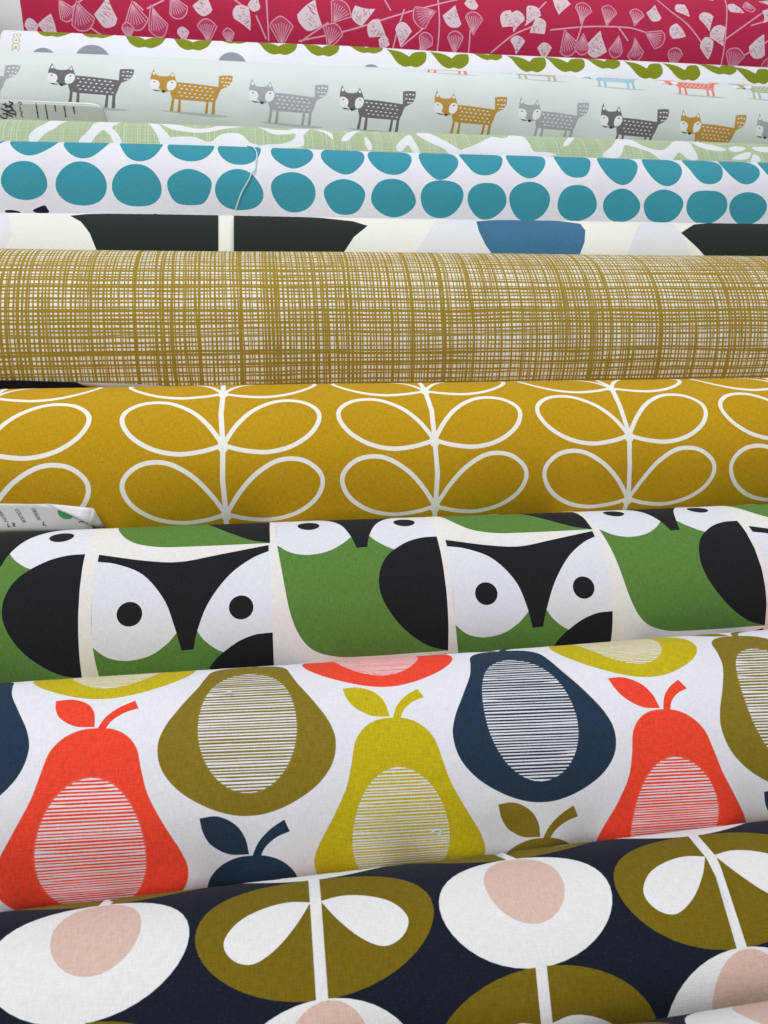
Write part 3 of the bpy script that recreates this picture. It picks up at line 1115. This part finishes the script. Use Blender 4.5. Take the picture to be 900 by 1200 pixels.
# paper label tucked under the mustard roll
r = G['mustard']
loc = tuple(on(r, 50, 616, 0.003))
lab = empty('paper_label', loc)
tag(lab, 'white paper label with folded corner tucked under the mustard roll', 'label')
rows = []
for t in (0, .15, .3, .45, .6, .75, .9, 1.05, 1.25):
    xr = 54 + 52 * min(t / .83, 1) + 10 * max(0, t - .83)
    rows.append([(-110 + (xr + 110) * k / 12, 590.5 + .25 * sin(k * 1.3) + t * 27, 0.0085 - 0.003 * t) for k in range(13)])
sheet('label_sheet', r, rows, PAPER, lab, loc)
rows = []
for a in (0, .25, .5, .75, 1.0):
    p, q = (53 + 56 * a, 590 + 5.5 * a), (53.5 + 49.5 * a, 590.3 + 22.7 * a)
    rows.append([(p[0] + (q[0] - p[0]) * k / 4, p[1] + (q[1] - p[1]) * k / 4, .0092 + .0055 * a * (k / 4)) for k in range(5)])
sheet('folded_corner', r, rows, PAPERB, lab, loc)
rows = []
for a in (0, .5, 1.0):
    p, q = (109.2 - 6 * a, 595.6 + 17.6 * a), (122 - 6 * a, 616 + 3 * a)
    rows.append([(p[0] + (q[0] - p[0]) * k / 4, p[1] + (q[1] - p[1]) * k / 4, (.0093 + .0055 * a) * (1 - k / 4) + .004 * k / 4) for k in range(5)])
sheet('folded_corner', r, rows, PAPER, lab, loc)


def label_text(txt, r, x0, y0, dx, dy, size, lift, parent, loc, mat):
    """text running from pixel (x0, y0) along (dx, dy) per letter height"""
    V, F = text_outline(txt)
    nx, ny = dy, -dx
    nl = hypot(dx, dy)
    vs_ = []
    for (a, b) in V:
        x = x0 + size * (a * dx / nl + b * 1.6 * dy / nl)
        y = y0 + size * (a * dy / nl - b * .35 * dx / nl)
        t = (y - 590.5) / 27 if r is G['mustard'] else 0
        l_ = lift if r is not G['mustard'] else 0.0085 - 0.003 * t + 0.0005
        vs_.append(on(r, x, y, l_) - np.array(loc))
    mesh('printed_text', vs_, F, [mat], parent)


label_text('DESIGN', r, 36.5, 596, 6.5, 12, 4.5, 0, lab, loc, INK)
label_text('COLOUR', r, 17, 597, 7.5, 12, 4.5, 0, lab, loc, INK)
label_text('WIDTH', r, -3, 599, 7.5, 12, 4.5, 0, lab, loc, INK)
# hand written letters and the green stamp
for pts in ([(51, 611), (50.5, 615), (54, 615.5)], [(9, 613), (9.5, 617), (12, 617)], [(14, 613), (17, 614), (15, 615.5), (18, 617)], [(92, 612), (99, 611), (103, 613.5)]):
    q = stroke(spl(pts, 4, False), .9)
    vs_ = [on(r, x, y, 0.0085 - 0.003 * (y - 590.5) / 27 + 0.0007) - np.array(loc) for x, y in q]
    n = len(q)
    mesh('handwriting', vs_, [(i, i + 1, n - 2 - i, n - 1 - i) for i in range(n // 2 - 1)], [INK], lab)
q = [(67.5, 598)] + [(78 + 10.5 * cos(t), 599.2 + 9 * sin(t)) for t in np.linspace(pi * .98, .55, 12)]
vs_ = [on(r, x, y, 0.0085 - 0.003 * (y - 590.5) / 27 + 0.0008) - np.array(loc) for x, y in q]
mesh('green_stamp', vs_, [tuple(range(len(q)))], [GREEN], lab)

# clear sleeve label on the fox roll
r = G['fox']
loc = tuple(on(r, 60, 138, 0.004))
lab2 = empty('plastic_label', loc)
tag(lab2, 'grey plastic sleeve label with black brush lettering on the fox roll', 'label')
xs = [-60, -35, -10, 10, 30, 55, 80, 104, 112, 120]
rows = []
for t in (0, .2, .4, .6, .8, 1.0, 1.3):
    rows.append([(x + t * (6 if x > 100 else 0), 116.5 + .038 * x + (t * 24) + (4 * ((x - 104) / 16) ** 2 * (1 - t) if x > 104 else 0), 0.006 - 0.003 * t) for x in xs])
sheet('label_sheet', r, rows, PLAST, lab2, loc)
rk = random.Random(4)


def ink_stroke(pts, w, w2=None):
    q = stroke(spl(pts, 4, False), w, w2)
    n = len(q)
    vs_ = [on(r, x, y, 0.0072 - 0.003 * (y - 117) / 24) - np.array(loc) for x, y in q]
    mesh('brush_lettering', vs_, [(i, i + 1, n - 2 - i, n - 1 - i) for i in range(n // 2 - 1)], [INK], lab2)


for pts, w in (([(10, 119), (15, 121), (11, 124), (6, 126)], 1.6), ([(3, 122), (9, 124), (14, 127)], 1.3), ([(12, 124), (15, 128), (10, 130), (4, 129)], 1.5), ([(1, 127), (7, 130), (13, 133), (18, 134)], 1.5),
               ([(3, 133), (8, 134), (15, 137)], 1.4), ([(0, 135), (3, 138), (8, 139)], 1.4), ([(13, 129), (18, 131), (18, 136)], 1.2), ([(6, 120), (7, 126)], 1.1), ([(8, 131), (8, 138)], 1.0),
               ([(21, 121), (23, 119.5), (25, 121), (23, 124)], .8), ([(22, 125), (24, 127), (23, 129)], .9), ([(23, 130), (26, 132), (24, 134)], .9), ([(24, 135), (27, 137)], .9)):
    ink_stroke(pts, w)
for x, y0, y1 in ((42, 121, 139), (53, 122, 139), (64, 123, 131), (75, 124, 138), (86, 125, 134)):
    y = y0
    while y < y1 - 1:
        h = rk.uniform(1.0, 2.4)
        ink_stroke([(x + (y - y0) * .16, y), (x + (y + h - y0) * .16, y + h)], rk.uniform(1.1, 1.9))
        y += h + rk.uniform(.3, .7)

# end of a black and white print tucked between the crosshatched and mustard rolls
r = G['hatched']
loc = tuple(on(r, 60, 455, 0.002))
KM = cloth('remnant_black', (22, 22, 24))
WM = cloth('remnant_grey_white', (196, 194, 192))
rem = empty('cloth_end', loc)
tag(rem, 'black and white cloth end tucked between the crosshatched and mustard rolls', 'cloth')
rows = [[(-60, 446, .004), (-20, 445.5, .004), (20, 445.8, .004), (60, 447, .004), (90, 448.2, .0035)], [(-60, 455, .003), (-20, 455, .003), (20, 455, .003), (62, 454, .003), (99, 452, .003)], [(-60, 468, .0022), (-20, 468, .0022), (20, 468, .0022), (70, 466, .0022), (122, 460, .0022)]]
sheet('black_panel', r, rows, KM, rem, loc, 0.0005)
rows = [[(90.3, 448.2, .0036), (130, 449.2, .003), (165, 450.5, .0025), (198, 452.5, .0015)], [(99.3, 452, .0031), (130, 452.6, .0027), (165, 453, .002), (198, 454.5, .0013)], [(122.5, 460, .0023), (150, 460, .002), (175, 460, .0016), (198, 460, .001)]]
sheet('white_panel', r, rows, WM, rem, loc, 0.0005)

# loose thread on the dotted roll, and two bits of lint on the pears
TH = plain('cotton_thread', (206, 222, 226), 0.8, 200, 0.05)


def thread(name, r, pts, rad, lift, label, grp=None):
    q = spl(pts, 6, False)
    loc = tuple(on(r, q[0][0], q[0][1], 0))
    P = [on(r, x, y, lift) for x, y in q]
    vs_, fs = [], []
    n = 6
    for i, p in enumerate(P):
        d = P[min(i + 1, len(P) - 1)] - P[max(i - 1, 0)]
        d /= np.linalg.norm(d)
        a = np.cross(d, [0.3, 0.2, 1.0])
        a /= np.linalg.norm(a)
        b = np.cross(d, a)
        for k in range(n):
            t = 2 * pi * k / n
            vs_.append(p + rad * (cos(t) * a + sin(t) * b) - np.array(loc))
    for i in range(len(P) - 1):
        for k in range(n):
            j = (k + 1) % n
            fs.append((i * n + k, i * n + j, (i + 1) * n + j, (i + 1) * n + k))
    o = mesh(name, vs_, fs, [TH], None, smooth=True)
    o.location = loc
    tag(o, label, 'thread', grp)
    return o


thread('loose_thread', G['dots'], [(290, 171), (297, 173), (301, 180), (300, 190), (299, 199), (295, 203), (291, 212), (284, 224), (280, 234), (276, 246)], 0.0009, 0.0012, 'pale blue loose thread trailing down the teal dotted roll')
thread('lint_thread', G['pear'], [(506, 976), (510, 972.5), (515, 973), (517, 976), (513, 978)], 0.0005, 0.0006, 'tiny curl of white lint on a yellow pear')
thread('lint_thread', G['pear'], [(265, 811.5), (269, 810.5), (273, 812.5)], 0.0004, 0.0006, 'tiny speck of white lint on an olive pear')
